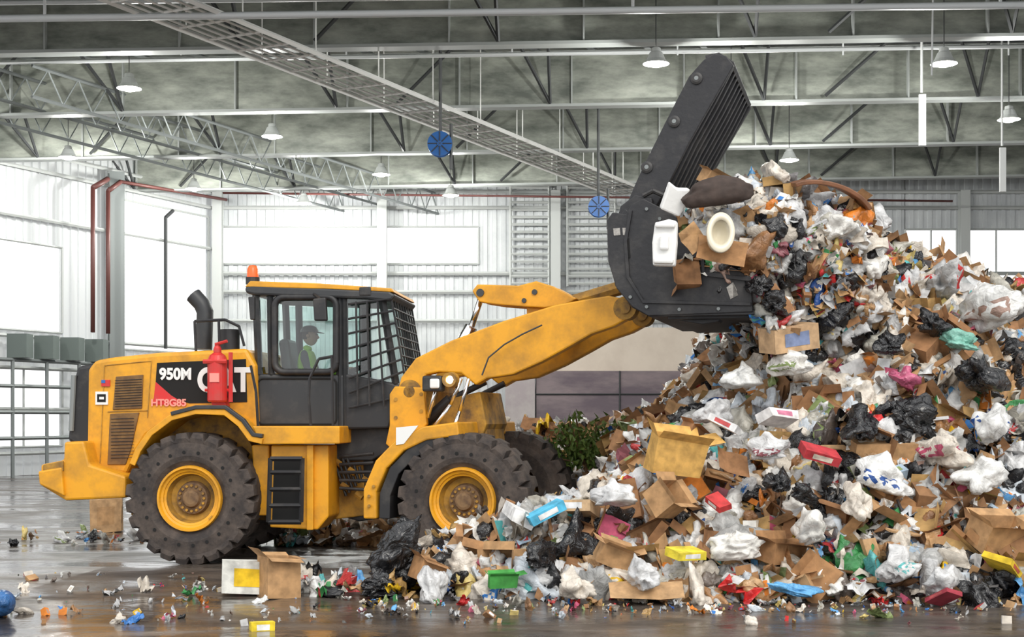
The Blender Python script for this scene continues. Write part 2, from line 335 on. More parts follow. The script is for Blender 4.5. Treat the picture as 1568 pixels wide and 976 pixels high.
ribbon('rear_fender_lip',r_(-1.36,(262,634),(300,624),(345,624),(372,644),(388,666),(402,668)),.05,-1.38,-1.3,CABG,R)
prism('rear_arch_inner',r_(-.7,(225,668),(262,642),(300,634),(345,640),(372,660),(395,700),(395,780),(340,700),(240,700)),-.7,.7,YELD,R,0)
prism('grille_upper',r_(-.9,(177,577),(219,574),(217,626),(172,628)),-.9,-.86,GRL,R,.01)
prism('grille_lower',r_(-.9,(168,634),(213,632),(200,690),(192,712),(164,712)),-.9,-.86,GRL,R,.01)
bars('grille_slats',[(r3(-.905,(176,y))[0],r3(-.905,(217,y-2))[0]) for y in range(583,626,4)]+[(r3(-.905,(170,y))[0],r3(-.905,(205,y-1))[0]) for y in range(642,706,5)],.004,BLK,R)
bars('hood_panel_seams',[(r3(-.885,p)[0],r3(-.885,q_)[0]) for p,q_ in(((160,560),(153,715)),((160,560),(232,553)),((232,553),(226,640)),((165,631),(226,629)))],.007,YELD,R)
prism('decal_panel',r_(-.9,(240,556),(376,550),(378,616),(290,618),(262,610),(238,585)),-.89,-.88,HOLE,R,0)
prism('decal_red_wedge',r_(-.9,(238,585),(262,606),(285,620),(234,620)),-.892,-.88,RED,R,0)
prism('service_label',r_(-.9,(146,600),(165,600),(165,620),(146,620)),-.9,-.88,WHT,R,0)
prism('service_label_inner',r_(-.9,(149,604),(162,604),(162,616),(149,616)),-.905,-.88,HOLE,R,0)
prism('service_label_mark',r_(-.91,(152,608),(159,608),(159,612),(152,612)),-.91,-.88,WHT,R,0)
prism('flag_label',r_(-.9,(155,582),(168,582),(168,592),(155,592)),-.9,-.88,RED,R,0)
prism('flag_label_field',r_(-.905,(155,582),(161,582),(161,587),(155,587)),-.905,-.88,BLU,R,0)
def text(s,px,py,size,m,y=-.9,bold=.004,sx=1):
    cu=bpy.data.curves.new('decal_text','FONT'); cu.body=s; cu.size=size; cu.extrude=.004; cu.offset=bold; cu.materials.append(m)
    o=bpy.data.objects.new('decal_text',cu); sc.collection.objects.link(o); o.parent=R; p=r3(y,(px,py))[0]; o.location=p; o.rotation_euler=(math.pi/2,0,0); o.scale=(sx,1,1)
text('950M',244,581,.2,WHT,bold=.008,sx=.93); text('CAT',302,599,.42,WHT,bold=.016,sx=.85); text('HT8G85',231,622,.125,PNK,sx=1.05)
poly_tube('exhaust_stack',r3(-.35,(312,535),(314,478),(309,466),(296,452)),.11,CABG,R)
poly_tube('precleaner',r3(-.6,(352,540),(352,505)),.13,BLK,R)
bars('hood_handrail',[(r3(-.8,a)[0],r3(-.8,b_)[0]) for a,b_ in(((298,492),(345,490)),((345,490),(366,500)),((366,500),(374,530)),((298,492),(300,538)),((335,491),(336,535)))],.02,BLK,R)
ex=r3(-1.1,(333,616),(333,540)); zb,zt=ex[0][2],ex[1][2]; hh=zt-zb
lathe('fire_extinguisher',[(0,.0001),(0,.11),(.02,.125),(hh-.1,.125),(hh-.04,.10),(hh,.045)],RED,R,24,'Z',loc=(ex[0][0],-1.1,zb))
lathe('extinguisher_valve',[(0,.001),(0,.05),(.05,.05),(.08,.035),(.12,.035),(.12,.001)],RED,R,16,'Z',loc=(ex[0][0],-1.1,zt))
bars('extinguisher_bracket',[((ex[0][0]-.16,-1.1,zb+.15),(ex[0][0]+.16,-1.1,zb+.15),.02),((ex[0][0]-.15,-1.2,zt-.12),(ex[0][0]+.15,-1.2,zt-.12),.03),((ex[0][0],-1.05,zb-.02),(ex[0][0],-.8,zb-.02),.1),((ex[0][0]-.02,-1.12,zt+.1),(ex[0][0]+.14,-1.15,zt+.14),.02),((ex[0][0]+.17,-1.1,zb),(ex[0][0]+.17,-1.1,zt),.03)],.03,RED,R)
prism('extinguisher_label',[(ex[0][0]-.06,zb+.25),(ex[0][0]+.06,zb+.25),(ex[0][0]+.06,zb+.36),(ex[0][0]-.06,zb+.36)],-1.235,-1.2,PNK,R,0)
# platform / steps
prism('platform',r_(-1.3,(386,653),(520,653),(520,680),(398,681)),-1.3,-.5,YEL,R,.015)
prism('fuel_tank',r_(-1.1,(415,682),(503,682),(503,792),(486,812),(413,808)),-1.1,-.45,YEL,R,.02)
prism('tank_post',r_(-1.16,(470,682),(480,682),(480,812),(470,812)),-1.18,-1.05,YEL,R,.01)
prism('tank_step_recess',r_(-1.12,(420,700),(462,700),(460,800),(417,800)),-1.13,-1.08,HOLE,R,.0)
S=[]
for a,b_ in(((414,702),(411,800)),((463,702),(461,800)),((411,800),(461,800)),((413,775),(462,775)),((413,750),(462,750)),((414,724),(463,724)),((414,703),(463,703))): S.append((r3(-1.3,a)[0],r3(-1.3,b_)[0]))
bars('access_ladder',S,.03,BLK,R,n=4)
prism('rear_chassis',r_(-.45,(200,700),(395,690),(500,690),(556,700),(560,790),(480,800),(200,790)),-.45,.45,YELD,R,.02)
prism('cab_mount',r_(-.55,(515,650),(604,650),(600,690),(570,706),(512,706)),-.6,.6,BLK,R,.02)
prism('side_column',r_(-1.0,(385,682),(412,682),(412,790),(392,790)),-1.0,-.5,YEL,R,.02)
# ---- cab
y0=-.78
prism('cab_lower',r_(y0,(388,573),(527,574),(527,657),(386,655)),y0,.78,CABG,R,.03)
prism('cab_front_lower',r_(y0,(527,572),(580,582),(616,590),(596,657),(527,658)),y0,.78,BLK,R,.03)
prism('cab_roof',r_(-.84,(374,440),(384,436),(596,446),(606,452),(598,462),(560,458),(390,452),(376,449)),-.84,.84,CABG,R,.03)
prism('cab_roof_cap',r_(-.80,(376,440),(384,431),(480,434),(600,442),(604,448),(500,443)),-.84,.84,YEL,R,.012)
S=[]
for sy in(y0+.03,.75):
    for a,b_ in(((392,450),(397,574)),((414,450),(416,574)),((520,452),(521,655)),((527,452),(529,655)),((585,456),(606,588))):
        A=r3(y0+.03,a)[0];B=r3(y0+.03,b_)[0]; S.append(((A[0],sy,A[2]),(B[0],sy,B[2])))
bars('cab_pillars',S,.05,CABG,R,n=4)
def rrect(x0,y0_,x1,y1_,r,n=5):
    out=[]
    for cx,cy,a0 in((x1-r,y1_-r,0),(x0+r,y1_-r,90),(x0+r,y0_+r,180),(x1-r,y0_+r,270)):
        for i in range(n+1):
            t=math.radians(a0+90*i/n); out.append((cx+r*math.cos(t),cy+r*math.sin(t)))
    return out+[out[0]]
poly_tube('door_frame',r3(y0-.02,*rrect(421,455,515,570,14)),.045,BLK,R)
poly_tube('lower_door_panel_seam',r3(y0-.01,*rrect(395,580,515,650,8)),.012,HOLE,R)
for nm,pts,yy in(('window_side',((395,455),(520,455),(520,572),(398,572)),y0+.02),('window_side_far',((395,455),(520,455),(520,572),(398,572)),.76),('window_front_side',((530,457),(585,458),(604,586),(531,580)),y0+.02)):
    q_=r_(y0,*pts); mk(nm,[(a,yy,b) for a,b in q_],[[0,1,2,3]],GLS,R)
A=r_(y0,(586,458),(606,586)); mk('windshield',[(A[0][0],-.75,A[0][1]),(A[0][0],.75,A[0][1]),(A[1][0],.75,A[1][1]),(A[1][0],-.75,A[1][1])],[[0,1,2,3]],GLS,R)
# guards
S=[]; A=[r3(y0,(600,458))[0],r3(y0,(622,588))[0]]; T=Vector(A[0]);B=Vector(A[1])
for i in range(10):
    p=T.lerp(B,i/9); S.append(((p.x,-.8,p.z),(p.x,.8,p.z)))
for i in range(9):
    y=-.8+1.6*i/8; S.append(((T.x,y,T.z),(B.x,y,B.z)))
for i in range(8):
    t=i/7; p=Vector(r3(y0-.06,(533,466))[0]).lerp(Vector(r3(y0-.06,(534,625))[0]),t); e_=T.lerp(B,min(1,t*1.0)); S.append((p,(e_.x,-.83,e_.z-(.15 if i==7 else 0))))
for x0_,x1_ in((545,548),(562,566),(578,588)): S.append((r3(y0-.06,(x0_,462))[0],r3(y0-.06,(x1_,622))[0]))
bars('window_guard',S,.015,BLK,R)
bars('grab_rails',[(r3(-1.05,a)[0],r3(-1.05,b_)[0]) for a,b_ in(((478,680),(473,612)),((473,612),(474,580)),((474,580),(488,550)),((488,550),(510,546)),((508,546),(510,660)),((396,668),(392,600)),((392,600),(384,560)))],.02,BLK,R)
prism('mirror',r_(-1.05,(480,458),(500,456),(502,492),(482,492)),-1.1,-1.02,BLK,R,.02)
bars('mirror_arm',[(r3(-1.05,(490,458))[0],r3(-.82,(480,450))[0])],.018,BLK,R)
prism('rear_mirror',r_(-1.0,(381,455),(391,455),(391,490),(384,490)),-1.04,-.98,BLK,R,.01)
bp_=r3(-.55,(387,432))[0]
lathe('beacon_base',[(0,.001),(0,.09),(.09,.09),(.09,.001)],BLK,R,20,'Z',loc=(bp_[0],-.55,bp_[2]-.03))
lathe('beacon_light',[(.09,.075),(.2,.07),(.24,.05),(.25,.001)],ORG,R,20,'Z',loc=(bp_[0],-.55,bp_[2]-.03),smooth=True)
box('roof_lamp',r3(-.8,(560,447))[0],(.16,.1,.12),BLK,R,.02)
sx=r_(0,(470,520))[0][0]
box('seat_base',(sx+.05,0,2.1),(.5,.5,.16),BLK,R,.05); box('seat_back',(sx-.22,0,2.5),(.14,.48,.75),BLK,R,.05,rot=(0,-.12,0)); box('seat_pedestal',(sx,0,1.88),(.3,.35,.36),BLK,R)
box('console',(sx+.1,-.45,2.2),(.6,.14,.14),BLK,R,.03); box('dash',(sx+.95,0,2.05),(.16,.5,.5),BLK,R,.04,rot=(0,.2,0))
lathe('steering_wheel',[(-.015,.17),(0,.19),(.015,.17),(0,.15),(-.015,.17)],BLK,R,24,'Z',loc=(sx+.62,0,2.45),rot=(0,-.5,0))
bars('steering_column',[((sx+.62,0,2.45),(sx+.9,0,1.9),.03),((sx+.47,0,2.37),(sx+.77,0,2.53),.015)],.03,BLK,R)
# operator (seated, facing forward)
def skin(name,pts,edges,m,parent,loc=(0,0,0),sub=2):
    me=bpy.data.meshes.new(name); me.from_pydata([p[:3] for p in pts],edges,[]); o=bpy.data.objects.new(name,me); sc.collection.objects.link(o); o.parent=parent; o.location=loc
    me.materials.append(m); s=o.modifiers.new('skin','SKIN'); s.use_smooth_shade=True
    bpy.context.view_layer.update()
    for i,p in enumerate(pts):
        r=p[3]; me.skin_vertices[0].data[i].radius=(r,r) if not isinstance(r,tuple) else r
    me.skin_vertices[0].data[0].use_root=True
    ss=o.modifiers.new('s','SUBSURF'); ss.levels=sub; ss.render_levels=sub; return o
def cloth():
    m=mat('work_clothes',(.02,.03,.06),.8); nt=m.node_tree; b=nt.nodes['Principled BSDF']; tc=nt.nodes.new('ShaderNodeTexCoord'); s=nt.nodes.new('ShaderNodeSeparateXYZ'); nt.links.new(tc.outputs['Object'],s.inputs[0])
    a=nt.nodes.new('ShaderNodeMath'); a.operation='GREATER_THAN'; a.inputs[1].default_value=.12; nt.links.new(s.outputs[2],a.inputs[0])
    y=nt.nodes.new('ShaderNodeMath'); y.operation='ABSOLUTE'; nt.links.new(s.outputs[1],y.inputs[0]); y2=nt.nodes.new('ShaderNodeMath'); y2.operation='LESS_THAN'; y2.inputs[1].default_value=.2; nt.links.new(y.outputs[0],y2.inputs[0])
    mu=nt.nodes.new('ShaderNodeMath'); mu.operation='MULTIPLY'; nt.links.new(a.outputs[0],mu.inputs[0]); nt.links.new(y2.outputs[0],mu.inputs[1])
    mx=nt.nodes.new('ShaderNodeMix'); mx.data_type='RGBA'; mx.inputs[6].default_value=(.03,.035,.05,1); mx.inputs[7].default_value=(.40,.7,.05,1); nt.links.new(mu.outputs[0],mx.inputs[0]); nt.links.new(mx.outputs[2],b.inputs['Base Color']); return m
OP=empty('loader_operator',(0,0,0),0,R); OP.location=(sx-.02,0,2.2)
pts=[(0,0,.06,.16),(.0,0,.26,.145),(.0,0,.42,.16),(.02,0,.53,.08),(.04,0,.60,.055)]
ed=[(0,1),(1,2),(2,3),(3,4)]
for s in(-1,1):
    k=len(pts); pts+=[(.12,s*.1,.03,.095),(.45,s*.13,.07,.075),(.50,s*.13,-.15,.055),(.50,s*.13,-.38,.04),(.62,s*.14,-.42,.04)]
    ed+=[(0,k),(k,k+1),(k+1,k+2),(k+2,k+3),(k+3,k+4)]
    k=len(pts); hx=.50; pts+=[(.02,s*.2,.47,.065),(.10,s*.25,.24,.048),(.36,s*.2,.24,.038),(hx,s*.17,.28,.03)]
    ed+=[(2,k),(k,k+1),(k+1,k+2),(k+2,k+3)]
skin('body',pts,ed,cloth(),OP)
for s in(-1,1):
    hp=[(.48,s*.17,.27,.03),(.56,s*.17,.29,.036)]; he=[(0,1)]
    for i,ln in enumerate((.055,.065,.06,.045)):
        k=len(hp); yy=s*(.145+.018*i); hp+=[(.59,yy,.305,.010),(.59+ln*.6,yy,.295,.009),(.585+ln*.7,yy,.265,.008)]; he+=[(1,k),(k,k+1),(k+1,k+2)]
    k=len(hp); hp+=[(.56,s*.135,.285,.012),(.59,s*.125,.265,.010)]; he+=[(0,k),(k,k+1)]
    skin('hand',hp,he,SKIN,OP,sub=1)
bm=bmesh.new(); bmesh.ops.create_uvsphere(bm,u_segments=24,v_segments=18,radius=.115)
for v in bm.verts:
    x,y,z=v.co; x*=.92; y*=.74; z*=1.12
    if z<0: x*=1+z*.9; y*=1+z*1.6; x+=-z*.12
    if x>.07 and abs(y)<.018 and -.04<z<.02: x+=.028*(1-abs(y)/.018)*(1 if z<0 else .5)
    if x>.07 and .01<z<.035 and abs(abs(y)-.033)<.014: x-=.010
    if x>.06 and abs(z+.062)<.01 and abs(y)<.03: x+=.006
    v.co=(x,y,z)
me=bpy.data.meshes.new('head'); bm.to_mesh(me); bm.free(); me.shade_smooth(); me.materials.append(SKIN); me.materials.append(HAIR)
for p in me.polygons:
    c=p.center
    if (c.z>.055) or (c.x<-.01 and c.z>-.05): p.material_index=1
ho=bpy.data.objects.new('head',me); sc.collection.objects.link(ho); ho.parent=OP; ho.location=(.06,0,.72)
for s in(-1,1):
    lathe('ear',[(-.01,.001),(-.012,.018),(0,.026),(.01,.02),(.01,.001)],SKIN,OP,12,'Y',loc=(.055,s*.088,.72),smooth=True)
    lathe('eye',[(-.006,.001),(-.004,.008),(.004,.008),(.006,.001)],HOLE,OP,10,'Y',loc=(.158,s*.033,.742))
lathe('cap',[(0,.122),(.03,.118),(.07,.09),(.09,.05),(.095,.001)],CABG,OP,24,'Z',loc=(.055,0,.77),smooth=True)
prism('cap_brim',[(.12,.765),(.24,.755),(.24,.765),(.12,.78)],-.07,.07,CABG,OP,.005)

# ---- front frame
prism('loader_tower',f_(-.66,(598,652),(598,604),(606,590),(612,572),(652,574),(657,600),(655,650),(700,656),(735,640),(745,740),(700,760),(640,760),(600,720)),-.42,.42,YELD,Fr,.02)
for s in(-1,1):
    prism('tower_plate',f_(-.72,(598,652),(598,604),(606,592),(650,594),(655,650),(640,668),(606,692),(592,680)),s*.72-.04,s*.72+.04,YEL,Fr,.012)
    yy=(-1.34,-.5) if s<0 else (.5,1.34)
    ribbon('front_fender',f_(-1.34,(566,795),(566,752),(583,712),(612,682),(650,664),(702,657)),.17,*yy,YEL,Fr,.02)
    ribbon('front_fender_liner',f_(-1.34,(587,795),(588,758),(602,722),(628,695),(660,678),(700,668)),.14,yy[0]+.03,yy[1]-.03,BLK,Fr,.01)
    arm=f_(-.72,(608,600),(614,578),(636,549),(690,522),(770,492),(850,467),(900,458),(932,453),(958,458),(969,470),(962,488),(940,500),(905,512),(870,532),(830,554),(785,574),(745,580),(728,590),(706,572),(672,570),(652,574),(646,600),(628,615))
    prism('lift_arm',arm,s*.62-.1,s*.62+.1,YEL,Fr,.02)
    for px,py,rr in((628,600,.15),(957,472,.14)):
        p=f_(-.72,(px,py))[0]; lathe('pin_boss',[(-.14,.001),(-.14,rr*.5),(-.12,rr*.5),(-.12,rr),(.12,rr),(.14,.001)],YELD,Fr,24,loc=(p[0],s*.62,p[1]))
    a,b_,c_=f3(-.5,(640,655),(688,612),(742,585))
    bars('lift_cylinder',[((a[0],s*.45,a[2]),(b_[0],s*.45,b_[2]),.075),((b_[0],s*.45,b_[2]),(c_[0],s*.45,c_[2]),.04)],.05,BLK,Fr,n=16)
    if s<0: bars('tower_bolts',[(f3(-.77,p)[0],f3(-.74,p)[0]) for p in((606,612),(606,640),(645,604),(645,630))],.025,YELD,Fr,n=10)
bars('boom_cross_tube',[(f3(-.6,(850,500))[0],(f_(-.6,(850,500))[0][0],.6,f_(-.6,(850,500))[0][1]))],.13,YEL,Fr,n=20)
prism('hitch_plates',f_(-.5,(560,690),(600,680),(612,790),(545,800),(510,790),(515,700)),-.4,.4,BLK,Fr,.02)
prism('front_axle_housing',f_(-.5,(640,700),(690,610),(735,600),(745,650),(720,720)),-.5,.5,YELD,Fr,.02)
prism('fender_label',f_(-1.36,(606,655),(640,652),(618,680),(606,682)),-1.35,-1.33,WHT,Fr,0)
bars('hydraulic_pipes',[(f3(-.8,a)[0],f3(-.8,b_)[0]) for a,b_ in(((706,580),(690,620)),((690,620),(660,660)),((718,580),(704,630)),((704,630),(690,670)),((672,580),(655,640)))],.025,CHR,Fr,n=10,smooth=True)
poly_tube('arm_hose',f3(-.85,(738,575),(748,548),(772,528),(800,512),(830,498)),.010,DST,Fr)
S=[(f3(-.6,(505+k*9,685+k*6))[0],f3(-.6,(530+k*5,760-k*5))[0]) for k in range(6)]
bars('centre_hoses',S+[(f3(-.75,(520,700+k*12))[0],f3(-.75,(572,695+k*14))[0]) for k in range(5)],.022,BLK,Fr,n=8)
bars('centre_fittings',[(f3(-.62,(512+k*11,705+(k*37)%60))[0],f3(-.62,(522+k*11,712+(k*37)%60))[0]) for k in range(5)],.04,YELD,Fr,n=8)
bars('fender_bolts',[(f3(-1.38,p)[0],f3(-1.33,p)[0]) for p in((565,760),(565,775),(572,745))],.02,YELD,Fr)
box('headlight_housing',f3(-.98,(664,588))[0],(.26,.16,.2),BLK,Fr,.03); box('indicator',f3(-1.0,(668,588))[0],(.12,.18,.12),WHT,Fr,.02)
hl=f3(-.98,(690,582))[0]; lathe('headlight',[(-.07,.001),(-.06,.03),(-.03,.045),(.02,.05),(.03,.001)],LENS,Fr,20,loc=hl); bars('headlight_arm',[(hl,(hl[0]-.1,-.7,hl[2]-.05))],.03,BLK,Fr)
lathe('headlight_ring',[(-.06,.05),(-.07,.09),(.05,.10),(.07,.001)],YELD,Fr,20,loc=hl)
lev=f_(-.3,(724,446),(732,436),(795,438),(822,431),(848,439),(884,458),(866,468),(835,472),(800,470),(762,467),(735,463))
prism('tilt_lever',lev,-.34,-.18,YEL,Fr,.015); prism('tilt_lever_plate',lev,.0,.16,YEL,Fr,.015)
for px,py,rr in((737,449,.05),(820,448,.035),(804,461,.03)):
    p=f_(-.3,(px,py))[0]; lathe('lever_hole_disc',[(-.04,.001),(-.04,rr),(.3,rr),(.3,.001)],DST,Fr,20,loc=(p[0],-.32,p[1]))  # dark discs stand in for the shaded holes of the lever
a,b_,c_=f3(-.15,(738,452),(722,500),(690,560)); bars('tilt_cylinder',[(a,b_,.04),(b_,c_,.085)],.05,CHR,Fr,n=16,smooth=True)
prism('lever_support',f_(-.45,(800,468),(840,470),(880,500),(800,520)),-.25,.1,YEL,Fr,.02)
p,q_=f_(-.2,(868,464))[0],f_(-.2,(948,440))[0]; bars('bucket_link',[((p[0],-.1,p[1]),(q_[0],-.1,q_[1]))],.09,YELD,Fr,n=8)
# ---- bucket
yb=-1.42
side=f_(yb,(929,338),(938,325),(958,328),(968,312),(985,304),(1012,318),(1036,332),(1042,365),(1072,383),(1078,408),(1125,411),(1150,425),(1153,478),(992,484),(968,470),(944,442),(931,400))
prism('bucket_side_near',side,yb,yb+.05,BKT,Fr,.01); prism('bucket_side_far',side,-yb-.05,-yb,BKT,Fr,.01)
ribbon('bucket_shell',f_(yb,(960,322),(942,345),(934,390),(945,436),(970,468),(994,481),(1155,478)),.06,yb+.02,-yb-.02,BKT,Fr)
ribbon('bucket_wear_plate',f_(yb,(1020,486),(1154,483)),.04,-1.3,1.3,BKT,Fr)
prism('bucket_skid_boss',f_(-1.2,(1025,489),(1075,497),(1100,493),(1105,485)),-1.2,-.9,BKT,Fr,.01)
ribbon('bucket_side_rib',f_(yb-.01,(966,322),(958,370),(962,425),(985,462),(1150,466)),.04,yb-.03,yb,BKT,Fr,.004)
ribbon('bucket_edge_bar',f_(yb-.01,(1075,395),(1078,420),(1150,428)),.05,yb-.03,yb,BKT,Fr,.004)
prism('bucket_slot',f_(yb-.01,(957,365),(963,365),(965,395),(958,395)),yb-.012,yb,HOLE,Fr,0)
PCH=mat('paint_wear',(.45,.43,.40),.7,col2=(.2,.19,.18),noise_scale=14)
prism('wear_patch_a',f_(yb-.01,(939,350),(949,349),(950,360),(940,361)),yb-.01,yb,PCH,Fr,0); prism('wear_patch_b',f_(yb-.01,(953,349),(962,349),(962,361),(954,360)),yb-.01,yb,PCH,Fr,0); prism('wear_patch_c',f_(yb-.04,(1112,440),(1122,432),(1128,444),(1122,456),(1130,452),(1118,458)),yb-.01,yb,PCH,Fr,0)
bars('bucket_bolts',[(f3(yb-.03,p)[0],f3(yb+.02,p)[0]) for p in((990,320),(1010,335),(965,455),(990,470),(1040,474),(1100,473))],.02,STL,Fr,n=10)
bars('bucket_hoses',[(f3(-1.3,a)[0],f3(-1.3,b_)[0]) for a,b_ in(((985,300),(1000,292)),((1000,292),(1018,300)),((1018,300),(1024,325)))],.03,BLK,Fr,n=8)
for s in(-1,1):
    prism('clamp_hinge',f_(-1.2,(945,345),(952,318),(975,300),(1000,305),(1002,335),(975,350)),s*1.2-.1,s*1.2+.1,BKT,Fr,.015)
    cl=f_(-1.12,(958,330),(958,318),(972,285),(985,256),(1018,190),(1055,118),(1078,92),(1094,83),(1112,86),(1124,100),(1092,155),(1055,220),(1020,290),(1000,325),(980,340))
    prism('clamp_side_plate',cl,s*1.1-.04,s*1.1+.04,BKT,Fr,.01)
    for px,py in((1067,121),(1033,187),(991,257)):
        p=f_(-1.12,(px,py))[0]; lathe('clamp_pin',[(-.07,.001),(-.07,.045),(-.06,.07),(.0,.07)],BLK,Fr,20,loc=(p[0],s*1.1,p[1])); lathe('clamp_pin_cap',[(-.075,.001),(-.075,.025)],STL,Fr,14,loc=(p[0],s*1.1,p[1]))
face=f_(-1.12,(1112,92),(1085,145),(1048,212),(1014,282),(998,315))
ribbon('clamp_plate',face,.05,-1.08,1.08,BKT,Fr)
for i in range(9):
    y=-.95+1.9*i/8
    ribbon('clamp_rib',[(a+.05,b-.02) for a,b in face],.07,y-.035,y+.035,BKT,Fr,.006)
ribbon('clamp_tip',f_(-1.12,(1080,88),(1100,84),(1122,98)),.06,-1.12,1.12,BKT,Fr)

# ------------------------------------------------------------------ refuse templates
def tri_template(V,Fc,slot=None,smooth=False):
    return dict(v=np.array(V,float),f=Fc,slot=np.array(slot if slot is not None else [0]*len(Fc)),smooth=smooth)
def ico(sub):
    bm=bmesh.new(); bmesh.ops.create_icosphere(bm,subdivisions=sub,radius=1); V=[v.co.copy() for v in bm.verts]; Fc=[[v.index for v in f.verts] for f in bm.faces]; bm.free(); return V,Fc
def bag(sub,seed,amp=.5,tuft=True,sq=.62,pr=False,fine=1.0):
    V,Fc=ico(sub); o=Vector((seed*7.3,seed*3.1,seed*1.7)); out=[]
    for v in V:
        n1=noise.noise(v*1.0+o); n2=abs(noise.noise(v*1.7+o)); n3=abs(noise.noise(Vector((v.x*3.2,v.y*4.5,v.z*2.6))+o*2)); n4=abs(noise.noise(v*8+o))
        r=1+amp*(.8*n1-.6*n2-.38*n3*fine-.16*n4*fine)
        p=v*r
        if tuft and v.z>.8:
            k=(v.z-.8)/.2; p=Vector((p.x*(1-.6*k),p.y*(1-.6*k),p.z+.4*k*k))
        if p.z<-.45: p.z=-.45+(p.z+.45)*.35
        out.append((p.x,p.y*.82,p.z*sq))
    sl=None
    if pr:
        sl=[]
        for f in Fc:
            c=(V[f[0]]+V[f[1]]+V[f[2]])/3; sl.append(1 if (abs(c.z-.1)<.3 and abs(c.x)<.75 and noise.noise(c*5+o)>0) else 0)
    return tri_template(out,Fc,sl,True)
def sheet(seed,nx=7,ny=6,amp=.25,w=1,h=.7,band=False,fr=1.6,smooth=False):
    V=[];Fc=[];sl_=[];o=Vector((seed*5.1,seed*2.2,3))
    fold=random.uniform(.2,1.2); fa=random.uniform(-.4,.4)
    for i in range(nx):
        for j in range(ny):
            x=(i/(nx-1)-.5)*2*w; y=(j/(ny-1)-.5)*2*h; z=amp*noise.noise(Vector((x*fr,y*fr,0))+o)*1.8+amp*.6*abs(noise.noise(Vector((x*fr*2.3,y*fr*2.3,4))+o))+abs(x-fa)*fold*amp
            V.append((x+.25*amp*noise.noise(Vector((x*3,y*3,9))+o)*2,y+.25*amp*noise.noise(Vector((y*3,x*3,2))+o)*2,z))
    for i in range(nx-1):
        for j in range(ny-1): Fc.append([i*ny+j,(i+1)*ny+j,(i+1)*ny+j+1,i*ny+j+1]); sl_.append(1 if band and (j==ny//2 or (i in(1,2) and j<2)) else 0)
    return tri_template(V,Fc,sl_,smooth)
def cbox(seed,open_=True,crush=.08):
    rs=random.Random(seed); w,d,h=1,rs.uniform(.6,.9),rs.uniform(.4,.8); j=lambda:rs.uniform(-crush,crush)
    V=[(sx*w+j(),sy*d+j(),z*h+j()) for z in(-1,1) for sx,sy in((-1,-1),(1,-1),(1,1),(-1,1))]
    Fc=[[0,3,2,1]]+[[i,(i+1)%4,4+(i+1)%4,4+i] for i in range(4)]; s=[0,0,rs.choice([0,1]),0,0]
    if open_:
        for i in range(4):
            a=Vector(V[4+i]); b=Vector(V[4+(i+1)%4]); mid=(a+b)/2; out=Vector((mid.x,mid.y,0)).normalized(); L=rs.uniform(.4,.7); an=rs.uniform(-.6,1.1)
            dv=out*L*math.cos(an)+Vector((0,0,L*math.sin(an))); k=len(V); V+=[tuple(a+dv),tuple(b+dv)]; Fc.append([4+i,4+(i+1)%4,k+1,k]); s.append(0)
    else:
        Fc.append([4,5,6,7]); s.append(0)
        for fi in(0,2,1):
            q=[Vector(V[i]) for i in Fc[1+fi]]; c=sum(q,Vector())/4; nn=(q[1]-q[0]).cross(q[3]-q[0]).normalized(); k=len(V)
            if nn.dot(c)<0: nn=-nn
            V+=[tuple(c+(p-c)*.55+nn*.015) for p in q]; Fc.append([k,k+1,k+2,k+3]); s.append(1)
    return tri_template(V,Fc,s)
def revolve(prof,n=10,slots=None):
    V,Fc=lathe_data(prof,n,'Z'); s=[ (slots[i%(len(prof)-1)] if slots else 0) for i in range(len(Fc))]; return tri_template(V,Fc,s,True)
def plank(l,w,t,seed):
    rs=random.Random(seed); V=[(sx*l,sy*w+rs.uniform(-.02,.02),sz*t) for sx in(-1,1) for sy in(-1,1) for sz in(-1,1)]
    return tri_template(V,[[0,1,3,2],[4,6,7,5],[0,4,5,1],[2,3,7,6],[0,2,6,4],[1,5,7,3]])
BAGS=[bag(4,i,.8+.1*(i%3),i%2==0,.65+.1*(i%3),i%3==0,.7) for i in range(14)]
BAGM=[bag(3,i+20,1.15,False,.6+.1*(i%3),i%3==0,.8) for i in range(12)]
CRP=[bag(2,i+50,1.9,False,.5,i%3==0) for i in range(8)]
for c in CRP: c['smooth']=False
SHE=[sheet(i,band=i%2==0,amp=.3+.1*(i%3)) for i in range(10)]
FILM=[sheet(i+60,14,11,.42,1,.75,False,2.2,True) for i in range(8)]
FLAP=[sheet(i+30,4,3,.10,1,.7,i%3==0) for i in range(6)]
BOXO=[cbox(i,True) for i in range(6)]; BOXC=[cbox(i+10,False,.06) for i in range(6)]
BOT=[revolve([(-1,.001),(-1,.33),(-.9,.36),(-.2,.34),(-.15,.36),(.3,.35),(.6,.2),(.8,.12),(.85,.15),(1,.15),(1,.001)],10,[0,0,0,1,1,0,0,0,2,2]),revolve([(-.6,.001),(-.6,.35),(.6,.5),(.58,.46),(-.5,.3)],12,[0,1,0,0])]
PLK=[plank(1,.1,.03,1),plank(1,.25,.02,2),plank(1,.04,.04,3)]
WH=[(.76,.76,.74),(.66,.66,.66),(.82,.80,.75),(.52,.52,.52),(.74,.67,.58),(.42,.42,.41),(.60,.65,.70),(.60,.54,.46),(.48,.46,.40)]
TAN=[(.40,.21,.09),(.48,.28,.13),(.34,.17,.075),(.52,.32,.16),(.28,.145,.065),(.44,.27,.10)]
BK=[(.012,.012,.014),(.02,.02,.022)]
CO=[(.05,.22,.6),(.6,.03,.03),(.8,.5,.02),(.05,.26,.08),(.1,.42,.42),(.55,.10,.18),(.7,.22,.03),(.02,.08,.3),(.35,.45,.55),(.7,.55,.2),(.3,.1,.12),(.12,.35,.65),(.5,.05,.05),(.25,.32,.12),(.38,.25,.2)]
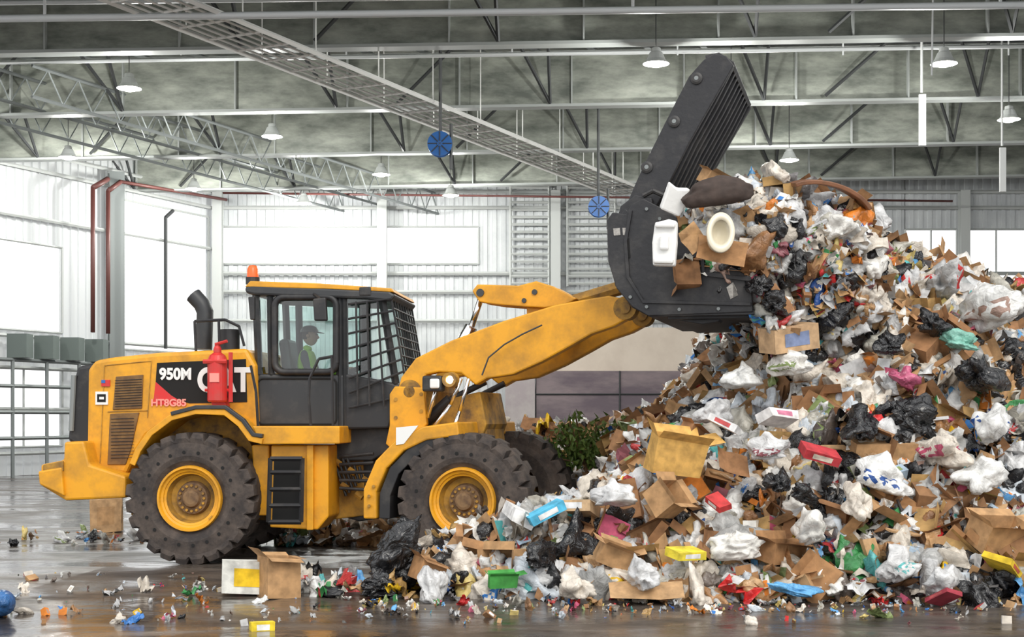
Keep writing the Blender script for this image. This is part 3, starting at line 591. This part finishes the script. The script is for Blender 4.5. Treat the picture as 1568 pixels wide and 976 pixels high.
DK=[(.10,.08,.07),(.16,.13,.11),(.06,.05,.05),(.2,.19,.19),(.12,.07,.04)]
def tmat(name,rough,bump,bs,spec=.5,mn=.6):
    m=bpy.data.materials.new(name); m.use_nodes=True; nt=m.node_tree; b=nt.nodes['Principled BSDF']; at=nt.nodes.new('ShaderNodeAttribute'); at.attribute_name='Col'
    tc=nt.nodes.new('ShaderNodeTexCoord'); n=nt.nodes.new('ShaderNodeTexNoise'); n.inputs['Scale'].default_value=9; n.inputs['Detail'].default_value=6; nt.links.new(tc.outputs['Object'],n.inputs['Vector'])
    mr=nt.nodes.new('ShaderNodeMapRange'); mr.inputs[1].default_value=.35; mr.inputs[2].default_value=.7; mr.inputs[3].default_value=1.08; mr.inputs[4].default_value=mn; nt.links.new(n.outputs[0],mr.inputs[0])
    vm=nt.nodes.new('ShaderNodeVectorMath'); vm.operation='SCALE'; nt.links.new(at.outputs['Color'],vm.inputs[0]); nt.links.new(mr.outputs[0],vm.inputs['Scale']); nt.links.new(vm.outputs[0],b.inputs['Base Color'])
    b.inputs['Roughness'].default_value=rough; b.inputs['Specular IOR Level'].default_value=spec
    n2=nt.nodes.new('ShaderNodeTexNoise'); n2.inputs['Scale'].default_value=bs; n2.inputs['Detail'].default_value=3; n2.inputs['Distortion'].default_value=2; nt.links.new(tc.outputs['Object'],n2.inputs['Vector'])
    bp=nt.nodes.new('ShaderNodeBump'); bp.inputs['Strength'].default_value=bump; bp.inputs['Distance'].default_value=.03; nt.links.new(n2.outputs[0],bp.inputs['Height']); nt.links.new(bp.outputs[0],b.inputs['Normal'])
    return m
TM=[tmat('refuse_plastic',.3,.8,7),tmat('refuse_paper',.85,.12,12),tmat('refuse_black_plastic',.2,1.0,8,.7)]
class Merge:
    def __init__(s): s.v=[];s.l=[];s.ls=[];s.c=[];s.m=[];s.sm=[];s.nv=0
    def add(s,T,loc,rot,scale,c1,c2,mi):
        M=np.array(rot.to_matrix()) if not isinstance(rot,np.ndarray) else rot
        v=(T['v']*np.array(scale))@M.T+np.array(loc); s.v.append(v)
        if 'fl' not in T:
            T['fl']=np.array([i for f in T['f'] for i in f]); T['fs']=np.array([len(f) for f in T['f']])
        s.l.append(T['fl']+s.nv); s.ls.append(T['fs']); pal=np.array([(*c1,1),(*c2,1),(*[k*.4 for k in c2],1)]); s.c.append(pal[T['slot']]); nf=len(T['fs']); s.m.append(np.full(nf,mi)); s.sm.append(np.full(nf,T['smooth'])); s.nv+=len(v)
    def build(s,name):
        v=np.concatenate(s.v); l=np.concatenate(s.l); fs=np.concatenate(s.ls); me=bpy.data.meshes.new(name)
        me.vertices.add(len(v)); me.vertices.foreach_set('co',v.ravel()); me.loops.add(len(l)); me.loops.foreach_set('vertex_index',l); me.polygons.add(len(fs))
        st=np.concatenate([[0],np.cumsum(fs)[:-1]]); me.polygons.foreach_set('loop_start',st); me.update(calc_edges=True)
        me.polygons.foreach_set('material_index',np.concatenate(s.m)); me.polygons.foreach_set('use_smooth',np.concatenate(s.sm))
        a=me.attributes.new('Col','FLOAT_COLOR','FACE'); a.data.foreach_set('color',np.concatenate(s.c).ravel())
        for m in TM: me.materials.append(m)
        me.validate(); o=bpy.data.objects.new(name,me); sc.collection.objects.link(o); print(name,len(v)); return o
RC=random.choice; RU=random.uniform
def rrot(): return Euler((RU(0,6.28),RU(0,6.28),RU(0,6.28)))
def lay(tilt=.5,nrm=None):
    e=Euler((RU(-tilt,tilt),RU(-tilt,tilt),RU(0,6.28)))
    if nrm is not None:
        q=Vector((0,0,1)).rotation_difference(Vector(nrm)); return (q@e.to_quaternion())
    return e
def put(M,kind,loc,nrm,k=1.0):
    r=random.random
    if kind=='bag':
        s=RU(.16,.31)*k; x=r(); c=RC(BK) if x<.20 else (RC(TAN) if x<.26 else (RC(CO) if x<.30 else RC(WH)))
        M.add(RC(BAGS),loc,lay(.8,nrm),(s*RU(.9,1.4),s,s*RU(.8,1.2)),c,RC(CO) if x>.20 else c,2 if x<.20 else 0)
    elif kind=='bagm':
        s=RU(.09,.19)*k; x=r(); c=RC(BK) if x<.14 else (RC(TAN) if x<.30 else (RC(CO) if x<.44 else (RC(DK) if x<.56 else RC(WH))))
        M.add(RC(BAGM),loc,rrot(),(s*RU(.9,1.7),s,s),c,RC(CO+DK),0)
    elif kind=='crp':
        s=RU(.035,.095)*k; x=r(); c=RC(CO) if x<.32 else (RC(TAN) if x<.52 else (RC(DK) if x<.66 else RC(WH))); M.add(RC(CRP),loc,rrot(),(s*RU(.8,1.8),s,s),c,RC(CO),RC((0,1)))
    elif kind=='sheet':
        s=RU(.07,.2)*k; x=r(); c=RC(CO) if x<.28 else (RC(TAN) if x<.55 else RC(WH)); M.add(RC(SHE),loc,lay(.9,nrm),(s,s*RU(.6,1.2),s*RU(.8,2)),c,RC(CO+WH),RC((0,1)))
    elif kind=='film':
        s=RU(.13,.28)*k; x=r(); c=RC(CO) if x<.12 else (RC(TAN+DK) if x<.3 else (RC(BK) if x<.42 else RC(WH))); M.add(RC(FILM),loc,lay(.8,nrm),(s*RU(1,1.5),s*RU(.6,1.1),s*RU(.8,1.6)),c,c,0)
    elif kind=='flap':
        s=RU(.1,.27)*k; M.add(RC(FLAP),loc,lay(1.0,nrm),(s,s*RU(.5,1),s),RC(TAN),RC(TAN+WH),1)
    elif kind=='boxo':
        s=RU(.12,.22)*k; M.add(RC(BOXO),loc,lay(1.2,nrm),(s,s,s),RC(TAN),RC(TAN+WH+CO),1)
    elif kind=='boxc':
        s=RU(.05,.16)*k; x=r(); M.add(RC(BOXC),loc,rrot(),(s,s,s*RU(.3,1)),RC(TAN) if x<.45 else (RC(WH) if x<.66 else RC(CO)),RC(CO+WH),1)
    elif kind=='bot':
        s=RU(.06,.13)*k; M.add(RC(BOT),loc,rrot(),(s,s,s),RC(WH+CO),RC(CO),0)
    elif kind=='plk':
        s=RU(.2,.5)*k; M.add(RC(PLK),loc,lay(.5,nrm),(s,s*.7,s*.7),RC(TAN+DK+WH[:2]),(0,0,0),1)
KW=[('bag',13),('bagm',14),('crp',22),('sheet',15),('film',8),('flap',14),('boxo',5),('boxc',12),('bot',7),('plk',5)]
KN=[k for k,_ in KW]; KP=[p for _,p in KW]
def pick(): return random.choices(KN,KP)[0]
sm=lambda t:(lambda u:u*u*(3-2*u))(min(1,max(0,t)))
ip=lambda x,a,b:float(np.interp(x,a,b))
def H(x,y):
    top=ip(x,[-1.6,-1.2,-.7,0,.6,1.2,1.8,2.4,2.9,3.2,3.6,4.4,5.0,5.8,7.5,10],[0,.08,.40,.88,1.1,1.3,1.55,1.85,2.35,2.95,3.8,4.35,4.2,3.85,3.45,3.3])
    toe=ip(x,[-2,-1,0,2,10],[14.5,14.0,13.7,13.35,13.1]); rid=ip(x,[-2,0,1,2,3,4,6,10],[15.0,15.4,16,16.8,17.6,18,19.2,20])
    t=(y-toe)/(rid-toe); h=top*(.4*min(1,max(0,t))+.6*sm(t))
    if x<1.7:
        cap=.10; m=sm((1.6-x)/.7)*sm((y-15.4)/.5); h=h*(1-m)+min(h,cap)*m
    b=ip(x,[-3.5,-2,-.6,1,2,3,4,10],[0,.4,1.55,1.45,1.45,1.8,2.3,3.3])*sm((y-19.6)/1.2); h=max(h,b)
    h+=(.2*noise.noise(Vector((x*1.1,y*1.1,0)))+.14*noise.noise(Vector((x*2.7,y*2.7,5))))*min(1,h*1.5)
    return max(h,-.05)
def HN(x,y):
    e=.15; dx=(H(x+e,y)-H(x-e,y))/(2*e); dy=(H(x,y+e)-H(x,y-e))/(2*e); v=Vector((-dx,-dy,1)); return v.normalized(), math.sqrt(1+dx*dx+dy*dy)
def W(px,py,Y): return ((px-CX)/F*Y,Y,CAMZ-(py-HZ)/F*Y)
M=Merge(); idm=np.eye(3)
nx_,ny_=110,90; xs=np.linspace(-3.4,12,nx_); ys=np.linspace(13,24,ny_)
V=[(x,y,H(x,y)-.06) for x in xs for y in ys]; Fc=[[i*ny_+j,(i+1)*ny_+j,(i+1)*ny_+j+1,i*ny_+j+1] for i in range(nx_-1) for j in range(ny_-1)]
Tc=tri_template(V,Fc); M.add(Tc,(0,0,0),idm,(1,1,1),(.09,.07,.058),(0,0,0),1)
cnt=0; tries=0
while cnt<10200 and tries<110000:
    tries+=1; x=RU(-2.0,9.6); y=RU(13.2,22.5)
    if x>9.5*y/20+.8: continue
    h=H(x,y)
    if h<.04: continue
    n,ar=HN(x,y)
    vis= n.y<.25 or y>19.6
    if not vis and random.random()<.6: continue
    if random.random()>min(1,ar/2.2): continue
    if y>20.5 and random.random()<.6: continue
    k=pick(); off=RU(-.03,.08)
    loc=Vector((x,y,h))+n*off
    kk=1.0 if x>.9 or y>19.5 or y<15.2 else .5
    if -1.7<x<.9 and 15.5<y<19.4: kk=.45
    if x<-.6 and y<16: kk=.7
    put(M,k,loc,n,kk); cnt+=1
def blob(c,r,N,kk=1):
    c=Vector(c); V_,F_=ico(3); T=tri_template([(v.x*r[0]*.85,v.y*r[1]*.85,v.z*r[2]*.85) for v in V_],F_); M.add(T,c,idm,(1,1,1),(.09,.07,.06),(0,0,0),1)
    for i in range(N):
        d=Vector((random.gauss(0,1),random.gauss(0,1)-.5,random.gauss(0,1)+.25)).normalized(); p=c+Vector((d.x*r[0],d.y*r[1],d.z*r[2]))*RU(.85,1.02)
        nr=Vector((d.x/r[0],d.y/r[1],d.z/r[2])).normalized(); put(M,pick(),p,nr,kk)
blob((2.78,16.5,3.85),(.82,1.1,.74),850,.85)
blob((3.62,16.6,3.5),(.85,1.1,.95),800,.9)
blob((3.45,16.9,2.8),(.5,.9,.6),250,.9)
blob((2.2,16.6,3.55),(.6,1.0,.42),250,.8)
for i in range(40): put(M,RC(['bagm','sheet','flap','crp']),(RU(2.75,3.2),RU(15.2,16.2),RU(2.75,3.2)),None,.8)
# large individual pieces of the heap
def hb(px,py,Y,s,rot,T,c1,c2=None,mi=1): M.add(T,W(px,py,Y),Euler(rot),(s,s,s) if not isinstance(s,tuple) else s,c1,c2 or c1,mi)
hb(1195,845,13.9,(.24,.2,.22),(.2,.1,.7),BOXO[4],TAN[0]); hb(940,850,13.8,.17,(.3,.4,.2),BOXO[3],TAN[1]); hb(1530,820,13.9,(.3,.2,.2),(.4,.1,.4),BOXO[0],TAN[1])
hb(1355,690,14.9,(.38,.16,.17),(.2,.0,.1),BOXC[0],TAN[1]); hb(725,830,14.6,.15,(.5,.3,.2),BOXO[5],TAN[0]); hb(1350,595,15.7,(.24,.2,.1),(.5,.2,.3),BOXC[4],TAN[3])
hb(990,905,13.35,(.36,.2,.2),(.5,.0,.0),FLAP[1],TAN[3]); hb(655,875,14.0,.14,(.1,.3,.5),BOXO[2],TAN[0])
hb(1105,385,14.98,(.27,.2,.3),(1.35,.2,0),FLAP[2],TAN[0]); hb(1090,275,15.6,.13,(.4,.3,.6),BOXO[3],TAN[1]); hb(1060,365,15.0,(.14,.2,.2),(1.3,.9,.2),FLAP[3],TAN[1])
hb(1120,710,14.7,(.2,.2,.25),(1.0,.3,.4),FLAP[0],TAN[2]); hb(1020,765,14.3,.18,(.9,.1,.9),BOXO[0],TAN[1]); hb(1440,760,14.5,(.3,.16,.1),(.6,.1,.2),BOXC[2],TAN[4]); hb(1060,660,14.9,.12,(.3,.4,.9),BOXO[4],TAN[2])
for px,py,Y,s,sd in((1315,655,14.8,.30,4),(1395,640,15.0,.32,5),(1190,470,15.3,.22,6),(1500,575,15.4,.36,7),(1365,530,15.5,.24,2),(825,855,13.8,.24,1),(1160,440,15.3,.22,3),(1190,740,14.4,.2,10),(1230,760,14.2,.18,11),(1430,500,16,.26,12)):
    M.add(bag(4,sd+60,1.0,True,.7),W(px,py,Y),Euler((RU(-.5,.5),RU(-.5,.5),RU(0,6))),(s*1.2,s*.8,s),BK[0],BK[0],2)
for px,py,Y,s,sd in((985,885,13.4,.26,1),(1130,840,13.7,.25,2),(1440,695,14.7,.34,3),(1440,895,13.2,.26,4),(1275,355,15.6,.26,5),(1440,437,17,.38,6),(1190,270,16,.24,7),(1310,770,14.1,.24,8),(1520,650,15,.32,9),(1500,730,14.5,.28,10),(1095,635,15.1,.22,11),(1210,560,15.3,.25,12),(1330,480,16,.27,13),(665,900,13.7,.26,14),(1380,870,13.4,.24,15),(1240,815,13.7,.27,16),(880,900,13.3,.22,17),(1520,480,16.6,.38,18),(1140,580,15.5,.22,19),(1260,420,15.8,.24,20),(1180,690,14.5,.2,21),(940,760,14.3,.22,23),(1350,735,14.4,.26,24)):
    c=RC(WH[:5]); M.add(bag(4,sd+80,.8,True,.75,sd%3==0,.7),W(px,py,Y),Euler((RU(-.5,.5),RU(-.4,.4),RU(0,6))),(s*1.2,s*.8,s),c,RC(CO),0)
M.add(bag(4,95,.9,False,.6),W(1470,525,16),Euler((0,.2,0)),(.32,.2,.2),(.25,.55,.45),(.2,.5,.4),0)
M.add(bag(4,96,.9,False,.5),W(1215,905,13.3),Euler((0,.2,.3)),(.26,.16,.16),(.15,.45,.8),(.1,.3,.6),0)
M.add(bag(4,97,.9,False,.7),W(1385,580,15.4),Euler((0,.6,.3)),(.2,.16,.2),(.55,.12,.22),(.5,.1,.2),0)
for px,py,Y,c1,c2,s in((835,785,14.3,(.1,.5,.75),(.8,.8,.8),.2),(1190,640,14.8,(.8,.78,.76),(.6,.2,.3),.2),(1110,650,14.7,(.8,.8,.8),(.6,.1,.1),.17),(1255,695,14.5,(.5,.04,.05),(.7,.6,.5),.2),(1100,770,14.1,(.6,.05,.05),(.8,.8,.8),.13),(1050,848,13.7,(.8,.65,.05),(.8,.8,.8),.18),(1535,865,13.3,(.8,.55,.03),(.5,.1,.05),.2),(1445,915,13.1,(.35,.04,.06),(.5,.1,.1),.14),(795,790,14.5,(.85,.85,.84),(.7,.7,.7),.24),(885,780,14.6,(.62,.42,.24),(.8,.8,.8),.22)):
    M.add(BOXC[int(px)%6],W(px,py,Y),Euler((RU(-.6,.6),RU(-.5,.5),RU(0,3))),(s,s*.8,s*.4),c1,c2,1)
M.build('garbage_heap')
# litter on floor
M=Merge()
for i in range(900):
    y=RU(12.0,20); x=RU(-.42,.45)*y
    if random.random()<.35: y=RU(12.7,13.7); x=RU(-1.5,5.8)
    if H(x,y)>.1: continue
    if -6.9<x<0.2 and 16<y<19.6: continue
    k=RC(['crp','crp','sheet','crp','bagm','boxc','film']); put(M,k,(x,y,.02),None,RU(.15,.42))
for i in range(60):
    x=RU(-3.3,-1.9); y=RU(19.4,20.3); put(M,RC(['bagm','flap','bagm','film']),(x,y,.08),None,1)
for i in range(26):
    x=RU(-7.4,-5.6); y=RU(19.6,21.2); put(M,RC(['bagm','crp']),(x,y,.06),None,.7)
for i in range(60):
    x=RU(-2.4,-1.1); y=RU(13.9,15.2); put(M,RC(['bagm','sheet','crp','film']),(x,y,.05),None,.75)
M.add(BOXC[1],(-2.15,11.75,.03),Euler((0,0,.3)),(.1,.07,.07),(.8,.6,.03),(.85,.85,.8),1)
M.build('scattered_litter')

# ------------------------------------------------------------------ hero refuse objects
def hero(name,T,loc,rot,scale,c1,c2,mi):
    M=Merge(); M.add(T,(0,0,0),idm,scale,c1,c2,mi); o=M.build(name); o.location=loc; o.rotation_euler=rot; return o
hero('black_trash_bag',bag(5,3,.8,True,1.15,False,.8),(-1.17,14.2,.36),(.1,.45,.2),(.30,.32,.37),BK[0],BK[0],2)
hero('black_trash_bag',bag(5,8,.9,True,.6),(-1.35,13.95,.10),(0,0,1),(.3,.26,.2),BK[0],BK[0],2)
hero('cardboard_box',BOXO[2],(-2.38,13.95,.2),(0,0,.5),(.17,.19,.26),TAN[1],TAN[0],1)
hero('yellow_printed_box',BOXC[1],(-2.72,14.1,.19),(0,.05,.15),(.27,.22,.26),(.75,.75,.7),(.85,.55,.02),1)
hero('blue_plastic_jug',revolve([(-1,.001),(-1,.5),(-.9,.55),(.3,.55),(.7,.3),(.8,.18),(1,.18),(1,.001)],20),(-4.68,12.5,.13),(1.4,0,.5),(.22,.22,.25),(.04,.14,.35),(.05,.2,.5),0)
hero('cardboard_box',BOXC[2],(-6.5,21.9,.27),(0,0,.2),(.24,.22,.4),TAN[3],TAN[1],1)
hero('cardboard_box',BOXC[3],W(1208,518,15.4),(.1,-.15,.35),(.29,.25,.2),(.55,.36,.2),(.2,.25,.4),1)
hero('yellow_cardboard_box',BOXO[1],W(1035,697,14.6),(.25,.15,.25),(.28,.2,.27),(.68,.40,.11),(.68,.42,.12),1)
hero('green_soda_carton',BOXO[1],W(770,890,13.6),(.2,0,.2),(.14,.07,.09),(.06,.32,.06),(.8,.7,.1),1)
hero('brown_sofa_cushion',bag(4,33,.25,False,.42),W(1098,298,15.15),(.25,-.15,.0),(.42,.3,.46),(.055,.037,.03),(.1,.06,.05),1)
th=np.linspace(2.5,.5,14)
o=ribbon('curved_wood_panel',[(math.cos(t)*.55,math.sin(t)*.3) for t in th],.05,-.15,.15,mat('wood_brown',(.22,.09,.04),.5,col2=(.12,.05,.02),noise_scale=5),None,.01); o.location=W(1262,322,15.75); o.rotation_euler=(.2,.25,.1)
FOAM=mat('styrofoam',(.82,.82,.80),.8,bump=.2)
E=empty('styrofoam_packaging'); E.location=W(1019,373,14.95); E.rotation_euler=(0,.05,TF)
prism('slab',[(-.12,-.25),(.12,-.25),(.13,.0),(.12,.24),(.03,.26),(-.12,.22),(-.14,0)],-.06,.06,FOAM,E,.02); box('lip_top',(0,-.08,.19),(.22,.08,.06),FOAM,E,.02); box('lip_bottom',(0,-.08,-.2),(.22,.08,.06),FOAM,E,.02); box('block',(0,-.08,0),(.1,.08,.16),FOAM,E,.02)
prism('styrofoam_block',[(-.13,-.15),(.1,-.17),(.14,.02),(.11,.16),(-.02,.12),(-.13,.16)],-.08,.08,FOAM,None,.02).matrix_world=Matrix.Translation(W(1034,305,15.3))@Euler((.3,.3,.1)).to_matrix().to_4x4()
PORC=mat('bisque_porcelain',(.70,.64,.50),.2)
E=empty('toilet_bowl',W(1103,357,14.85)); E.rotation_euler=(1.35,.15,.1); E.scale=(.8,1.2,.8)
lathe('bowl',[(-.38,.001),(-.38,.11),(-.3,.1),(-.18,.14),(-.03,.185),(0,.19),(.01,.17),(0,.13),(-.08,.11),(-.15,.06),(-.17,.001)],PORC,E,32,'Z',smooth=True)
lathe('seat',[(.015,.125),(.03,.12),(.045,.15),(.04,.19),(.015,.2),(.015,.125)],PORC,E,32,'Z',smooth=True)
# leafy branch
LEAF=mat('leaf_green',(.06,.12,.015),.6,col2=(.12,.17,.03),noise_scale=12); V=[];Fc=[]; base=Vector((1.0,18.6,1.2)); segs=[]
for s in range(34):
    a=RU(0,6.28); d=Vector((math.cos(a)*.8,math.sin(a)*.5,RU(.1,.9))).normalized(); L=RU(.35,.8); segs.append((base,base+d*L))
    for k in range(40):
        p=base+d*L*RU(.2,1.05)+Vector((RU(-.1,.1),RU(-.1,.1),RU(-.1,.1))); t=rrot().to_matrix(); i=len(V)
        for q_ in((-.015,0,0),(0,.028,.01),(.085,0,0),(0,-.028,.01)): V.append(p+t@Vector(q_))
        Fc.append([i,i+1,i+2,i+3])
segs.append((base,(1.05,18.6,.2)))
E=empty('leafy_branch'); mk('leaves',V,Fc,LEAF,E); bars('twigs',segs,.012,RUST,E)
# soft sun added to light the foreground; open side behind camera is assumed
su=bpy.data.lights.new('fill_sun','SUN'); su.energy=1.5; su.angle=.5; su.color=(1,.95,.86); so=bpy.data.objects.new('fill_sun',su); sc.collection.objects.link(so); so.rotation_euler=(math.radians(50),0,math.radians(18)); so.location=(0,-5,20)
